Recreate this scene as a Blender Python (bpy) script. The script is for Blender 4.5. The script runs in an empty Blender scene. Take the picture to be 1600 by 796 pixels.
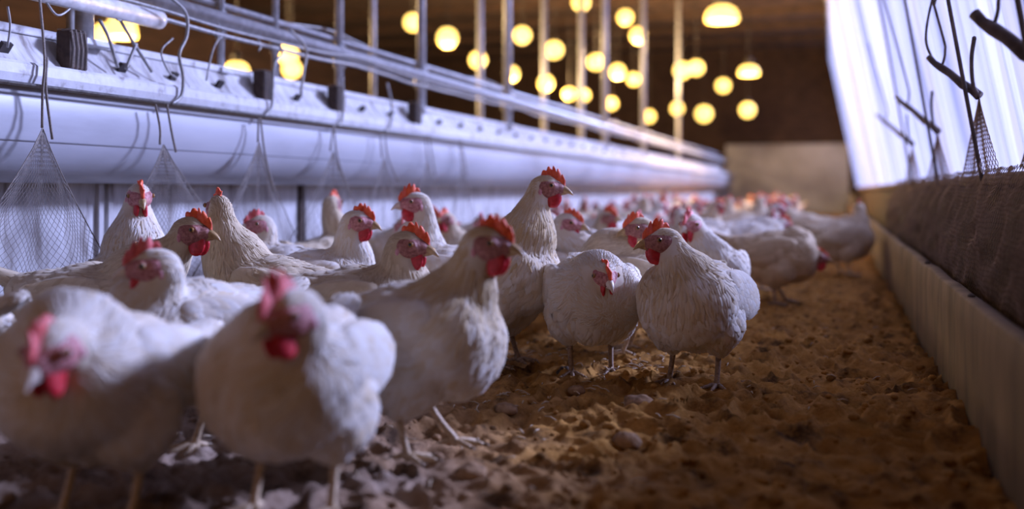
import bpy, bmesh, math, random
import numpy as np
from mathutils import Vector, Matrix, Quaternion, noise
from mathutils.bvhtree import BVHTree
R = math.radians
random.seed(7)
sc = bpy.context.scene
col = sc.collection

# ------------------------------------------------------------------ camera
F = 1600.0                      # focal length in pixels of the 1600x796 frame
HZ = 297.0                      # horizon row
CH = 0.50                       # camera height
TH = math.atan(500.0 / F)       # yaw to the left of the barn's long axis (+Y)
FW = Vector((-math.sin(TH), math.cos(TH), 0)); RT = Vector((math.cos(TH), math.sin(TH), 0)); UP = Vector((0, 0, 1))
cam_d = bpy.data.cameras.new('camera'); cam = bpy.data.objects.new('camera', cam_d); col.objects.link(cam)
cam.location = (0, 0, CH); cam.rotation_euler = (R(90), 0, TH)
cam_d.sensor_width = 36; cam_d.lens = 36.0 * F / 1600.0
cam_d.shift_y = -(398 - HZ) / 1600.0
cam_d.clip_start = 0.05
cam_d.dof.use_dof = True; cam_d.dof.focus_distance = 2.62; cam_d.dof.aperture_fstop = 1.25
sc.camera = cam

# ------------------------------------------------------------------ light
sc.view_settings.view_transform = 'Standard'; sc.view_settings.look = 'None'
sc.view_settings.gamma = 1; sc.view_settings.use_curve_mapping = False
sc.view_settings.exposure = 0.0
w = bpy.data.worlds.new('world'); sc.world = w; w.use_nodes = True
w.node_tree.nodes['Background'].inputs[0].default_value = (1.0, 0.55, 0.28, 1)
w.node_tree.nodes['Background'].inputs[1].default_value = 0.25
def area(name, loc, aim, sx, sy, power, colr):
    d = bpy.data.lights.new(name, 'AREA'); d.shape = 'RECTANGLE'; d.size = sx; d.size_y = sy
    d.energy = power; d.color = colr
    o = bpy.data.objects.new(name, d); col.objects.link(o); o.location = loc
    o.rotation_euler = (Vector(aim) - Vector(loc)).to_track_quat('-Z', 'Y').to_euler()
    return o
# daylight standing behind the side curtain
area('daylight', (2.2, 7.0, 2.2), (-2.0, 5.6, 0.0), 12, 4.0, 330, (0.38, 0.46, 1.0))
sd = bpy.data.lights.new('sun', 'SUN'); sd.energy = 18; sd.angle = R(9); sd.color = (0.47, 0.54, 1.0)
so = bpy.data.objects.new('sun', sd); col.objects.link(so)
so.rotation_euler = Vector((-0.95, -0.85, -0.62)).to_track_quat('-Z', 'Y').to_euler()
# warm colour of the point lights at the hanging lamps
WARM = (1.0, 0.66, 0.30)

def P(px, py, D):
    return Vector((0, 0, CH)) + FW * D + RT * ((px - 800) / F * D) + UP * ((HZ - py) / F * D)
def DX(px, X):                  # depth at which the long line X = const crosses image column px
    return F * X / (math.cos(TH) * (px - 1300.0))
def PX(px, py, X):
    return P(px, py, DX(px, X))

# ------------------------------------------------------------------ materials
def nmat(name):
    m = bpy.data.materials.new(name); m.use_nodes = True
    nt = m.node_tree; b = nt.nodes['Principled BSDF']
    return m, nt, b
def ramp(nt, fac, stops):
    r = nt.nodes.new('ShaderNodeValToRGB'); e = r.color_ramp.elements
    while len(e) < len(stops): e.new(0.5)
    for i, (p, c) in enumerate(stops): e[i].position = p; e[i].color = (*c, 1)
    nt.links.new(fac, r.inputs[0]); return r.outputs[0]
def tex(nt, kind='NOISE', scale=5, detail=4, stretch=None, coord='Object', rough=0.6):
    tc = nt.nodes.new('ShaderNodeTexCoord'); mp = nt.nodes.new('ShaderNodeMapping')
    nt.links.new(tc.outputs[coord], mp.inputs[0])
    if stretch: mp.inputs['Scale'].default_value = stretch
    if kind == 'NOISE':
        t = nt.nodes.new('ShaderNodeTexNoise'); t.inputs['Scale'].default_value = scale
        t.inputs['Detail'].default_value = detail; t.inputs['Roughness'].default_value = rough
        out = t.outputs['Fac']
    else:
        t = nt.nodes.new('ShaderNodeTexVoronoi'); t.inputs['Scale'].default_value = scale; out = t.outputs['Distance']
    nt.links.new(mp.outputs[0], t.inputs['Vector']); return out
def bump(nt, b, h, strength=0.4, dist=0.01):
    n = nt.nodes.new('ShaderNodeBump'); n.inputs['Strength'].default_value = strength; n.inputs['Distance'].default_value = dist
    nt.links.new(h, n.inputs['Height']); nt.links.new(n.outputs[0], b.inputs['Normal'])
def simple(name, stops, scale=8, rough=0.6, bmp=0.3, bd=0.005, stretch=None, metal=0.0, coord='Object', sss=0.0, detail=4):
    m, nt, b = nmat(name)
    t = tex(nt, scale=scale, stretch=stretch, coord=coord, detail=detail)
    nt.links.new(ramp(nt, t, stops), b.inputs['Base Color'])
    b.inputs['Roughness'].default_value = rough; b.inputs['Metallic'].default_value = metal
    if sss: b.inputs['Subsurface Weight'].default_value = sss; b.inputs['Subsurface Radius'].default_value = (0.012, 0.004, 0.003); b.inputs['Subsurface Scale'].default_value = 0.5
    if bmp: bump(nt, b, t, bmp, bd)
    return m
def feather_mat(name, c0, c1, transl=0.22):
    m, nt, b = nmat(name)
    at = nt.nodes.new('ShaderNodeAttribute'); at.attribute_name = 'tint'
    cl = ramp(nt, at.outputs['Fac'], [(0.0, c0), (1.0, c1)])
    nt.links.new(cl, b.inputs['Base Color']); b.inputs['Roughness'].default_value = 0.75
    b.inputs['Specular IOR Level'].default_value = 0.2
    b.inputs['Sheen Weight'].default_value = 0.25
    tr = nt.nodes.new('ShaderNodeBsdfTranslucent'); nt.links.new(cl, tr.inputs[0])
    mx = nt.nodes.new('ShaderNodeMixShader'); mx.inputs[0].default_value = transl
    nt.links.new(b.outputs[0], mx.inputs[1]); nt.links.new(tr.outputs[0], mx.inputs[2])
    nt.links.new(mx.outputs[0], nt.nodes['Material Output'].inputs[0])
    n = tex(nt, scale=260, detail=2); bump(nt, b, n, 0.25, 0.0015)
    return m
M = {}
M['feather'] = feather_mat('white_plumage', (0.72, 0.55, 0.31), (0.88, 0.84, 0.78))
M['feather_cream'] = feather_mat('cream_plumage', (0.52, 0.38, 0.21), (0.82, 0.70, 0.51))
M['feather_shaded'] = feather_mat('shaded_plumage', (0.45, 0.31, 0.16), (0.72, 0.56, 0.36))  # brown shade on the walking hen put into its plumage colour
M['comb'] = simple('comb_orange_red', [(0.3, (0.60, 0.05, 0.015)), (0.7, (0.90, 0.17, 0.05))], 90, 0.55, 0.5, 0.002, sss=0.25)
M['comb_pink'] = simple('comb_rose_red', [(0.3, (0.50, 0.06, 0.06)), (0.7, (0.80, 0.18, 0.17))], 90, 0.55, 0.5, 0.002, sss=0.25)
M['wattle'] = simple('wattle_red', [(0.3, (0.45, 0.01, 0.02)), (0.7, (0.72, 0.03, 0.045))], 120, 0.42, 0.5, 0.002, sss=0.25)
M['face'] = simple('face_skin', [(0.32, (0.30, 0.07, 0.075)), (0.68, (0.66, 0.32, 0.31))], 150, 0.6, 0.8, 0.003, sss=0.15)
M['face_dark'] = simple('dark_face_skin', [(0.32, (0.20, 0.055, 0.05)), (0.68, (0.50, 0.22, 0.18))], 150, 0.6, 0.8, 0.003, sss=0.1)
M['lobe'] = simple('ear_lobe_skin', [(0.3, (0.50, 0.16, 0.20)), (0.7, (0.75, 0.42, 0.45))], 150, 0.6, 0.5, 0.002)
M['beak'] = simple('beak_horn', [(0.3, (0.32, 0.19, 0.08)), (0.7, (0.58, 0.40, 0.20))], 60, 0.35, 0.1, 0.001)
M['beak_pale'] = simple('pale_beak_horn', [(0.3, (0.60, 0.50, 0.40)), (0.7, (0.80, 0.70, 0.60))], 60, 0.35, 0.1, 0.001)
M['iris'] = simple('amber_iris', [(0.3, (0.22, 0.10, 0.03)), (0.7, (0.42, 0.22, 0.07))], 300, 0.15, 0)
M['pupil'] = simple('black_pupil', [(0.3, (0.005, 0.005, 0.005)), (0.7, (0.01, 0.01, 0.01))], 30, 0.05, 0)
M['leg'] = simple('leg_scales', [(0.35, (0.40, 0.27, 0.15)), (0.65, (0.68, 0.52, 0.34))], 160, 0.6, 0.7, 0.002)
M['leg_dark'] = simple('dark_leg_scales', [(0.35, (0.14, 0.085, 0.05)), (0.65, (0.34, 0.22, 0.13))], 120, 0.7, 0.7, 0.002)  # darker brown version of the leg scales
M['claw'] = simple('claw_horn', [(0.3, (0.20, 0.14, 0.09)), (0.7, (0.36, 0.27, 0.18))], 60, 0.4, 0)
M['plastic'] = simple('dusty_white_plastic', [(0.25, (0.27, 0.265, 0.28)), (0.5, (0.38, 0.38, 0.41)), (0.8, (0.45, 0.45, 0.48))], 3.0, 0.42, 0.12, 0.004, stretch=(1, 0.35, 2), detail=8)
M['rim'] = simple('scuffed_rim', [(0.30, (0.24, 0.21, 0.19)), (0.44, (0.50, 0.49, 0.50)), (0.8, (0.62, 0.62, 0.64))], 22, 0.55, 0.35, 0.003, detail=9)
M['pipe'] = simple('galvanised_pipe', [(0.3, (0.42, 0.42, 0.43)), (0.7, (0.68, 0.68, 0.70))], 30, 0.4, 0.3, 0.002, metal=0.25)
M['wire'] = simple('grey_wire', [(0.3, (0.20, 0.19, 0.18)), (0.7, (0.38, 0.37, 0.36))], 60, 0.5, 0.2, 0.001, metal=0.3)
M['string'] = simple('twine', [(0.3, (0.16, 0.13, 0.11)), (0.7, (0.32, 0.28, 0.24))], 200, 0.9, 0.3, 0.001)
M['block'] = simple('dark_rusty_block', [(0.3, (0.025, 0.015, 0.010)), (0.7, (0.09, 0.055, 0.038))], 40, 0.85, 0.5, 0.004)
M['dark'] = simple('slot_black', [(0.3, (0.02, 0.015, 0.012)), (0.7, (0.05, 0.035, 0.03))], 20, 0.9, 0)
M['wallwhite'] = simple('stained_whitewash', [(0.32, (0.20, 0.17, 0.15)), (0.46, (0.44, 0.42, 0.41)), (0.6, (0.55, 0.54, 0.54)), (0.8, (0.68, 0.68, 0.68))], 9, 0.85, 0.5, 0.006, stretch=(1, 2.2, 0.5), detail=9)
M['brownwall'] = simple('dark_brown_boards', [(0.3, (0.030, 0.015, 0.010)), (0.7, (0.085, 0.045, 0.030))], 4, 0.9, 0.4, 0.01, stretch=(1, 0.3, 3))
M['netwall'] = simple('dark_umber_boards', [(0.3, (0.035, 0.020, 0.014)), (0.7, (0.075, 0.045, 0.033))], 8, 0.9, 0.4, 0.01)
M['netbrown'] = simple('brown_netting', [(0.3, (0.15, 0.10, 0.075)), (0.7, (0.26, 0.18, 0.14))], 40, 0.9, 0)
M['netpale'] = simple('pale_netting', [(0.3, (0.20, 0.17, 0.15)), (0.7, (0.40, 0.36, 0.33))], 40, 0.9, 0)
M['curb'] = simple('weathered_curb', [(0.28, (0.08, 0.05, 0.032)), (0.5, (0.18, 0.115, 0.072)), (0.75, (0.27, 0.185, 0.12))], 5, 0.85, 0.6, 0.006, stretch=(1, 1.6, 0.6), detail=10)
M['wood'] = simple('dark_bark', [(0.3, (0.05, 0.035, 0.03)), (0.7, (0.16, 0.12, 0.10))], 20, 0.9, 0.7, 0.01, stretch=(1, 1, 1))
M['socket'] = simple('dark_socket', [(0.3, (0.03, 0.02, 0.02)), (0.7, (0.06, 0.05, 0.04))], 20, 0.5, 0)
M['clod'] = simple('brown_clod', [(0.3, (0.12, 0.065, 0.03)), (0.55, (0.34, 0.20, 0.10)), (0.75, (0.46, 0.30, 0.17))], 30, 0.95, 0.8, 0.006, detail=8)
M['straw'] = simple('straw', [(0.3, (0.42, 0.31, 0.19)), (0.7, (0.66, 0.54, 0.38))], 50, 0.8, 0)
M['endhaze'] = simple('hazed_end_wall', [(0.3, (0.30, 0.27, 0.25)), (0.7, (0.55, 0.53, 0.52))], 1.2, 0.9, 0.2, 0.01)  # lower end wall coloured pale to paint in the far haze
# litter
m, nt, b = nmat('brown_litter')
t1 = tex(nt, scale=9, detail=10, rough=0.7); t2 = tex(nt, scale=2.2, detail=5)
c1 = ramp(nt, t1, [(0.34, (0.09, 0.042, 0.012)), (0.46, (0.42, 0.20, 0.048)), (0.6, (0.62, 0.31, 0.075)), (0.8, (0.66, 0.40, 0.16))])
# greyer, paler mix towards the near left, richer ochre right and farther on
c2 = ramp(nt, t1, [(0.34, (0.10, 0.065, 0.045)), (0.48, (0.34, 0.23, 0.16)), (0.64, (0.52, 0.39, 0.30)), (0.85, (0.66, 0.55, 0.46))])
tc = nt.nodes.new('ShaderNodeTexCoord'); sp = nt.nodes.new('ShaderNodeSeparateXYZ'); nt.links.new(tc.outputs['Object'], sp.inputs[0])
def mth(op, a, b_=None):
    n = nt.nodes.new('ShaderNodeMath'); n.operation = op
    for i, v in enumerate((a, b_)):
        if v is None: continue
        if isinstance(v, (int, float)): n.inputs[i].default_value = v
        else: nt.links.new(v, n.inputs[i])
    return n.outputs[0]
grey_fac = mth('ADD', mth('MULTIPLY', sp.outputs['X'], -1.6), mth('MULTIPLY', sp.outputs['Y'], -0.75))
grey_fac = mth('ADD', grey_fac, mth('MULTIPLY', t2, 2.0))
fa = nt.nodes.new('ShaderNodeMapRange'); nt.links.new(grey_fac, fa.inputs[0]); fa.inputs[1].default_value = 0.15; fa.inputs[2].default_value = 1.3
mx = nt.nodes.new('ShaderNodeMixRGB'); nt.links.new(fa.outputs[0], mx.inputs[0]); nt.links.new(c1, mx.inputs[1]); nt.links.new(c2, mx.inputs[2])
nt.links.new(mx.outputs[0], b.inputs['Base Color']); b.inputs['Roughness'].default_value = 0.95
b.inputs['Specular IOR Level'].default_value = 0.15
t3 = tex(nt, scale=70, detail=8, rough=0.75); bump(nt, b, t3, 0.9, 0.012)
M['litter'] = m
# curtain
m, nt, b = nmat('sheer_curtain_fabric')
ts = tex(nt, scale=3.0, detail=6, stretch=(0.05, 3.2, 0.04), rough=0.65)
sh = ramp(nt, ts, [(0.36, (0.16, 0.16, 0.19)), (0.5, (0.40, 0.40, 0.44)), (0.62, (0.75, 0.75, 0.78))])
tl = nt.nodes.new('ShaderNodeBsdfTranslucent'); nt.links.new(sh, tl.inputs[0])
tp = nt.nodes.new('ShaderNodeBsdfTransparent')
df = nt.nodes.new('ShaderNodeBsdfDiffuse'); nt.links.new(sh, df.inputs[0])
m1 = nt.nodes.new('ShaderNodeMixShader'); m1.inputs[0].default_value = 0.3; nt.links.new(tl.outputs[0], m1.inputs[1]); nt.links.new(df.outputs[0], m1.inputs[2])
m2 = nt.nodes.new('ShaderNodeMixShader')
alpha = ramp(nt, ts, [(0.38, (0.12, 0.12, 0.12)), (0.62, (0.66, 0.66, 0.66))])
nt.links.new(alpha, m2.inputs[0]); nt.links.new(m1.outputs[0], m2.inputs[1]); nt.links.new(tp.outputs[0], m2.inputs[2])
nt.links.new(m2.outputs[0], nt.nodes['Material Output'].inputs[0])
M['curtain'] = m
def emis(name, c, s):
    m, nt, b = nmat(name)
    b.inputs['Base Color'].default_value = (*c, 1); b.inputs['Emission Color'].default_value = (*c, 1)
    b.inputs['Emission Strength'].default_value = s; return m
M['bulb'] = emis('warm_glass_bulb', (1.0, 0.66, 0.16), 3.0)

# ------------------------------------------------------------------ mesh helpers
class MB:
    def __init__(s): s.v = []; s.f = []; s.a = []
    def add(s, vs, fs, a=0.7):
        n = len(s.v); s.v.extend([tuple(v) for v in vs]); s.f.extend([tuple(i + n for i in f) for f in fs]); s.a.extend([a] * len(vs))
    def box(s, c, d, rot=None):
        c = Vector(c); vs = []
        for x in (-1, 1):
            for y in (-1, 1):
                for z in (-1, 1):
                    p = Vector((x * d[0] / 2, y * d[1] / 2, z * d[2] / 2))
                    if rot: p = rot @ p
                    vs.append(c + p)
        s.add(vs, [(0, 1, 3, 2), (4, 6, 7, 5), (0, 4, 5, 1), (2, 3, 7, 6), (0, 2, 6, 4), (1, 5, 7, 3)])
    def tube(s, pts, rad, n=8, cap=True):
        pts = [Vector(p) for p in pts]
        if not hasattr(rad, '__len__'): rad = [rad] * len(pts)
        vs = []; prev = None
        for i, p in enumerate(pts):
            d = (pts[min(i + 1, len(pts) - 1)] - pts[max(i - 1, 0)])
            if d.length < 1e-9: d = Vector((0, 0, 1))
            d.normalize()
            if prev is None:
                a = d.orthogonal().normalized()
            else:
                a = (prev - d * prev.dot(d))
                a = a.normalized() if a.length > 1e-6 else d.orthogonal().normalized()
            prev = a; b = d.cross(a)
            for k in range(n):
                t = 2 * math.pi * k / n
                vs.append(p + (a * math.cos(t) + b * math.sin(t)) * rad[i])
        fs = []
        for i in range(len(pts) - 1):
            for k in range(n):
                fs.append((i * n + k, i * n + (k + 1) % n, (i + 1) * n + (k + 1) % n, (i + 1) * n + k))
        if cap:
            fs.append(tuple(reversed(range(n)))); fs.append(tuple((len(pts) - 1) * n + k for k in range(n)))
        s.add(vs, fs)
    def ell(s, c, r, rot=None, nu=16, nv=10, a=0.7):
        c = Vector(c); vs = []; fs = []
        if not hasattr(r, '__len__'): r = (r, r, r)
        for j in range(nv + 1):
            ph = math.pi * j / nv
            for i in range(nu):
                t = 2 * math.pi * i / nu
                p = Vector((r[0] * math.sin(ph) * math.cos(t), r[1] * math.sin(ph) * math.sin(t), r[2] * math.cos(ph)))
                if rot: p = rot @ p
                vs.append(c + p)
        for j in range(nv):
            for i in range(nu):
                fs.append((j * nu + i, (j + 1) * nu + i, (j + 1) * nu + (i + 1) % nu, j * nu + (i + 1) % nu))
        s.add(vs, fs, a)
    def extrude_profile(s, prof, y0, y1, ny=2, closed=True):
        n = len(prof); vs = []; fs = []
        for j in range(ny):
            y = y0 + (y1 - y0) * j / (ny - 1)
            for (x, z) in prof: vs.append((x, y, z))
        for j in range(ny - 1):
            for i in range(n if closed else n - 1):
                fs.append((j * n + i, j * n + (i + 1) % n, (j + 1) * n + (i + 1) % n, (j + 1) * n + i))
        if closed:
            fs.append(tuple(reversed(range(n)))); fs.append(tuple((ny - 1) * n + i for i in range(n)))
        s.add(vs, fs)
    def mesh(s, name, mat, smooth=True):
        me = bpy.data.meshes.new(name); me.from_pydata(s.v, [], s.f)
        at = me.attributes.new('tint', 'FLOAT', 'POINT'); at.data.foreach_set('value', np.array(s.a, dtype=np.float32))
        me.materials.append(M[mat] if isinstance(mat, str) else mat)
        if smooth: me.polygons.foreach_set('use_smooth', [True] * len(me.polygons))
        me.update(); return me
    def build(s, name, mat, parent=None, smooth=True, merge=True):
        me = s.mesh(name, mat, smooth)
        if merge:
            bm = bmesh.new(); bm.from_mesh(me); bmesh.ops.remove_doubles(bm, verts=bm.verts, dist=1e-5)
            bmesh.ops.recalc_face_normals(bm, faces=bm.faces); bm.to_mesh(me); bm.free()
        o = bpy.data.objects.new(name, me); col.objects.link(o)
        if parent: o.parent = parent; o.matrix_parent_inverse = Matrix.Identity(4)
        return o
def tag(o, label=None, cat=None, group=None, kind=None):
    if label: o['label'] = label
    if cat: o['category'] = cat
    if group: o['group'] = group
    if kind: o['kind'] = kind
    return o
def empty(name, loc=(0, 0, 0), rz=0):
    o = bpy.data.objects.new(name, None); col.objects.link(o); o.location = loc; o.rotation_euler = (0, 0, rz)
    o.empty_display_size = 0.1
    return o
def bevel(o, w=0.003, seg=2):
    md = o.modifiers.new('bevel', 'BEVEL'); md.width = w; md.segments = seg; md.limit_method = 'ANGLE'
def flat(o):
    o.data.polygons.foreach_set('use_smooth', [False] * len(o.data.polygons)); return o
def bez(p0, p1, p2, p3, n):
    out = []
    for i in range(n):
        t = i / (n - 1); u = 1 - t
        out.append(p0 * u ** 3 + p1 * 3 * u * u * t + p2 * 3 * u * t * t + p3 * t ** 3)
    return out
def spline(pts, n=6):           # Catmull-Rom through the points
    pts = [Vector(p) for p in pts]; P4 = [pts[0] * 2 - pts[1]] + pts + [pts[-1] * 2 - pts[-2]]; out = []
    for i in range(1, len(P4) - 2):
        for k in range(n):
            t = k / n; a, b, c, d = P4[i - 1:i + 3]
            out.append(0.5 * ((2 * b) + (c - a) * t + (2 * a - 5 * b + 4 * c - d) * t * t + (3 * b - a - 3 * c + d) * t ** 3))
    out.append(pts[-1]); return out

# ------------------------------------------------------------------ the setting
def vnoise(x, y, seed=0):       # tileless value noise, vectorised
    xi = np.floor(x).astype(np.int64); yi = np.floor(y).astype(np.int64); xf = x - xi; yf = y - yi
    xf = xf * xf * (3 - 2 * xf); yf = yf * yf * (3 - 2 * yf)
    def h(a, b):
        n = (a * 374761393 + b * 668265263 + seed * 1442695041) & 0xFFFFFFFF
        n = ((n ^ (n >> 13)) * 1274126177) & 0xFFFFFFFF
        n = n ^ (n >> 16); return (n & 0xFFFF) / 65535.0
    a = h(xi, yi); b = h(xi + 1, yi); c = h(xi, yi + 1); d = h(xi + 1, yi + 1)
    return (a * (1 - xf) + b * xf) * (1 - yf) + (c * (1 - xf) + d * xf) * yf
def litter_h(x, y):
    x = np.asarray(x, dtype=float); y = np.asarray(y, dtype=float)
    wx = x + 0.03 * vnoise(x * 14, y * 14, 5); wy = y + 0.03 * vnoise(x * 14, y * 14, 6)
    n1 = vnoise(x * 3, y * 3, 1); n2 = vnoise(wx * 17, wy * 17, 2); n3 = vnoise(wx * 42, wy * 42, 3); n4 = vnoise(wx * 95, wy * 95, 4)
    lump = np.abs(n2 - 0.5) * 2
    z = -0.012 + 0.010 * (n1 - 0.5) + 0.036 * (1 - lump) ** 1.5 * (0.4 + n1 * 0.9) + 0.018 * (n3 - 0.5) + 0.009 * (n4 - 0.5)
    return z - 0.016
def grid_mesh(name, xs, ys, zfn, mat, **k):
    X, Y = np.meshgrid(xs, ys); Z = zfn(X, Y)
    me = bpy.data.meshes.new(name); nx, ny = len(xs), len(ys)
    vs = np.stack([X, Y, Z], -1).reshape(-1, 3)
    idx = np.arange(nx * ny).reshape(ny, nx)
    fs = np.stack([idx[:-1, :-1], idx[:-1, 1:], idx[1:, 1:], idx[1:, :-1]], -1).reshape(-1, 4)
    me.vertices.add(len(vs)); me.vertices.foreach_set('co', vs.ravel())
    me.loops.add(fs.size); me.loops.foreach_set('vertex_index', fs.ravel().astype(np.int32))
    me.polygons.add(len(fs)); me.polygons.foreach_set('loop_start', (np.arange(len(fs)) * 4).astype(np.int32))
    me.update(calc_edges=True); me.validate()
    me.materials.append(M[mat]); me.polygons.foreach_set('use_smooth', [True] * len(fs))
    o = bpy.data.objects.new(name, me); col.objects.link(o); return o
b_ = MB(); b_.box((-4.5, 11, -0.06), (10.6, 25, 0.04)); b_.build('floor', 'netwall', smooth=False)['kind'] = 'structure'
ys = [0.55]
while ys[-1] < 22.4: ys.append(ys[-1] + 0.0055 * max(1.0, ys[-1] / 1.6) ** 1.25)
ol = grid_mesh('litter', np.linspace(-2.24, 0.285, 420), np.array(ys), litter_h, 'litter')
tag(ol, 'lumpy brown bedding litter covering the barn floor', 'litter', kind='stuff')

w_ = MB(); w_.box((-2.27, 11.5, 0.29), (0.04, 23.4, 0.66)); w_.build('wall_left', 'wallwhite', smooth=False)['kind'] = 'structure'
w_ = MB(); w_.box((-9.6, 11, 1.8), (0.1, 25, 3.7)); w_.build('wall_far_left', 'brownwall', smooth=False)['kind'] = 'structure'
w_ = MB(); w_.box((-4.5, 23.3, 2.1), (10.4, 0.1, 3.4)); w_.build('wall_back', 'brownwall', smooth=False)['kind'] = 'structure'
w_ = MB(); w_.box((-0.95, 23.15, 0.75), (2.6, 0.1, 1.5)); w_.build('wall_back_lower', 'endhaze', smooth=False)['kind'] = 'structure'
w_ = MB()
w_.box((-4.7, 11.2, 3.55), (10.1, 25, 0.06))
for i in range(14): w_.box((-4.7, 1.0 + i * 1.65, 3.47), (9.9, 0.07, 0.12))
w_.build('ceiling', 'brownwall', smooth=False)['kind'] = 'structure'
# dark boarded wall under the curtain, and its ledge
w_ = MB(); w_.box((0.475, 11.4, 0.24), (0.035, 23.6, 0.56)); w_.build('wall_right', 'netwall', smooth=False)['kind'] = 'structure'
w_ = MB(); w_.box((0.462, 11.4, 0.530), (0.075, 23.6, 0.03)); o = w_.build('trim_1', 'curb', smooth=False); o['kind'] = 'structure'; bevel(o, 0.004)
w_ = MB(); w_.box((0.475, 0.45, 2.03), (0.035, 3.0, 3.0)); w_.build('light_block_right', 'netwall', smooth=False)['kind'] = 'structure'  # unseen panel added to block frontal fill light from the right
# drawn side curtain
rows = 26; nyc = 900
def curtain_x(z): return 0.535 - 0.60 * max(0, (z - 0.545) / 3.0) ** 1.0
vs = []; fs = []
for j in range(nyc):
    y = 2.0 + 21.0 * (j / (nyc - 1)) ** 1.25
    ph = 16.5 * y + 2.1 * math.sin(y * 1.9) + 1.3 * math.sin(y * 5.3)
    for i in range(rows):
        v = i / (rows - 1); z = 0.545 + 3.0 * v
        fold = (0.018 + 0.03 * v) * math.sin(ph + 0.8 * v) + 0.012 * math.sin(ph * 2.3 + 2 * v)
        x = curtain_x(z) + fold
        vs.append((x, y, z))
for j in range(nyc - 1):
    for i in range(rows - 1):
        a = j * rows + i; fs.append((a, a + 1, a + rows + 1, a + rows))
c_ = MB(); c_.add(vs, fs)
oc = c_.build('curtain', 'curtain', merge=False)
tag(oc, 'long sheer white side curtain lit from behind, hanging above the dark boards', 'curtain')

# curb board along the right side of the run
k_ = empty('curb_board', (0.30, 0, 0)); tag(k_, 'long low weathered grey curb board edging the litter on the right', 'board')
ysb = []; y = 0.4
while y < 22.5: ysb.append(y); y += 0.05 * max(1, y / 2)
vs = []; fs = []
pr = [(-0.017, -0.04), (-0.017, 0.10), (-0.018, 0.20), (-0.016, 0.252), (-0.012, 0.258), (0.014, 0.258), (0.018, 0.252), (0.018, -0.04)]
for y in ysb:
    wob = 0.006 * (noise.noise(Vector((y * 1.1, 3, 0)))) ; zt = 0.006 * noise.noise(Vector((y * 3.1, 9, 0)))
    for (x, z) in pr: vs.append((x + wob * (0.3 + z * 3), y, z + (zt if z > 0.15 else 0)))
n = len(pr)
for j in range(len(ysb) - 1):
    for i in range(n): fs.append((j * n + i, (j + 1) * n + i, (j + 1) * n + (i + 1) % n, j * n + (i + 1) % n))
fs.append(tuple(range(n))); fs.append(tuple(reversed([(len(ysb) - 1) * n + i for i in range(n)])))
q = MB(); q.add(vs, fs); q.build('board', 'curb', k_, smooth=True)
for px in (1449, 1518, 1416):
    D = DX(px, 0.30); p = P(px, 0, D)
    q = MB(); q.tube([(0.0, p.y, 0.252), (0.0, p.y, 0.2625)], 0.0085, 8); q.ell((0.001, p.y + 0.02, 0.26), (0.007, 0.012, 0.004)); q.build('bolt', 'block', k_)

# ------------------------------------------------------------------ netting
def strand(mb, a, b, r):
    d = (b - a)
    if d.length < 1e-6: return
    d.normalize(); u = d.orthogonal().normalized(); w = d.cross(u); vs = []
    for p in (a, b):
        for k in range(3):
            t = k * 2.0944; vs.append(p + (u * math.cos(t) + w * math.sin(t)) * r)
    mb.add(vs, [(0, 1, 4, 3), (1, 2, 5, 4), (2, 0, 3, 5)])
def net(mb, fn, nu, nv, r):
    g = [[fn((i + 0.5 * (j % 2)) / nu, j / nv) for i in range(nu + 1)] for j in range(nv + 1)]
    for j in range(nv):
        for i in range(nu + 1):
            a = g[j][i]
            strand(mb, a, g[j + 1][i], r)
            if j % 2 == 0:
                if i > 0: strand(mb, a, g[j + 1][i - 1], r)
            elif i < nu: strand(mb, a, g[j + 1][i + 1], r)
# big brown net fence along the curb
q = MB()
def fence_pt(u, v):
    y = 0.9 + 6.5 * u ** 1.35
    z = 0.20 + 0.36 * v
    sag = 0.03 * math.sin(v * math.pi) * (0.6 + 0.6 * noise.noise(Vector((y * 1.7, v * 2, 1))))
    x = 0.335 + 0.085 * v - sag + 0.012 * noise.noise(Vector((y * 6, v * 5, 4)))
    return Vector((x, y + 0.03 * noise.noise(Vector((y * 5, v * 4, 8))), z + 0.012 * noise.noise(Vector((y * 9, v * 6, 2)))))
net(q, fence_pt, 300, 30, 0.0011)
o = q.build('net_fence', 'netbrown', merge=False); tag(o, 'brown mesh netting stretched between curb board and dark boards', 'netting', kind='stuff')

def net_bag(apex, y0, y1, zb, xo, mat, nu=26, nv=22, r=0.0011, fold=0.02):
    q = MB()
    def fn(u, v):
        e = v ** 1.15
        y = apex.y + (y0 + (y1 - y0) * u - apex.y) * e
        z = apex.z + (zb - apex.z) * v
        x = apex.x + xo * v + fold * v * math.sin(u * 17 + v * 2) * 0.5
        return Vector((x, y, z))
    net(q, fn, nu, nv, r)
    return q

# ------------------------------------------------------------------ left feeder line
tr = empty('feed_trough', (-2.1, 0, 0)); tag(tr, 'long white plastic feed trough hanging along the left wall', 'trough')
X0 = -2.1
def rel(pr): return [(x - X0, z) for x, z in pr]
body = [(-2.03, 0.775), (-2.018, 0.74), (-2.014, 0.70), (-2.018, 0.66), (-2.03, 0.62), (-2.048, 0.585), (-2.075, 0.555), (-2.11, 0.532), (-2.15, 0.522), (-2.22, 0.52), (-2.225, 0.535), (-2.16, 0.54), (-2.11, 0.55), (-2.085, 0.575), (-2.06, 0.62), (-2.05, 0.70), (-2.05, 0.775)]
q = MB(); q.extrude_profile(rel(body), 0.6, 22.5, 60); q.build('basin', 'plastic', tr)
rim = [(-1.995, 0.778), (-1.99, 0.80), (-1.992, 0.826), (-2.0, 0.834), (-2.09, 0.842), (-2.09, 0.834), (-2.012, 0.82), (-2.012, 0.778)]
q = MB(); q.extrude_profile(rel(rim), 0.6, 22.5, 80); q.build('rim', 'rim', tr, smooth=False)
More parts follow.
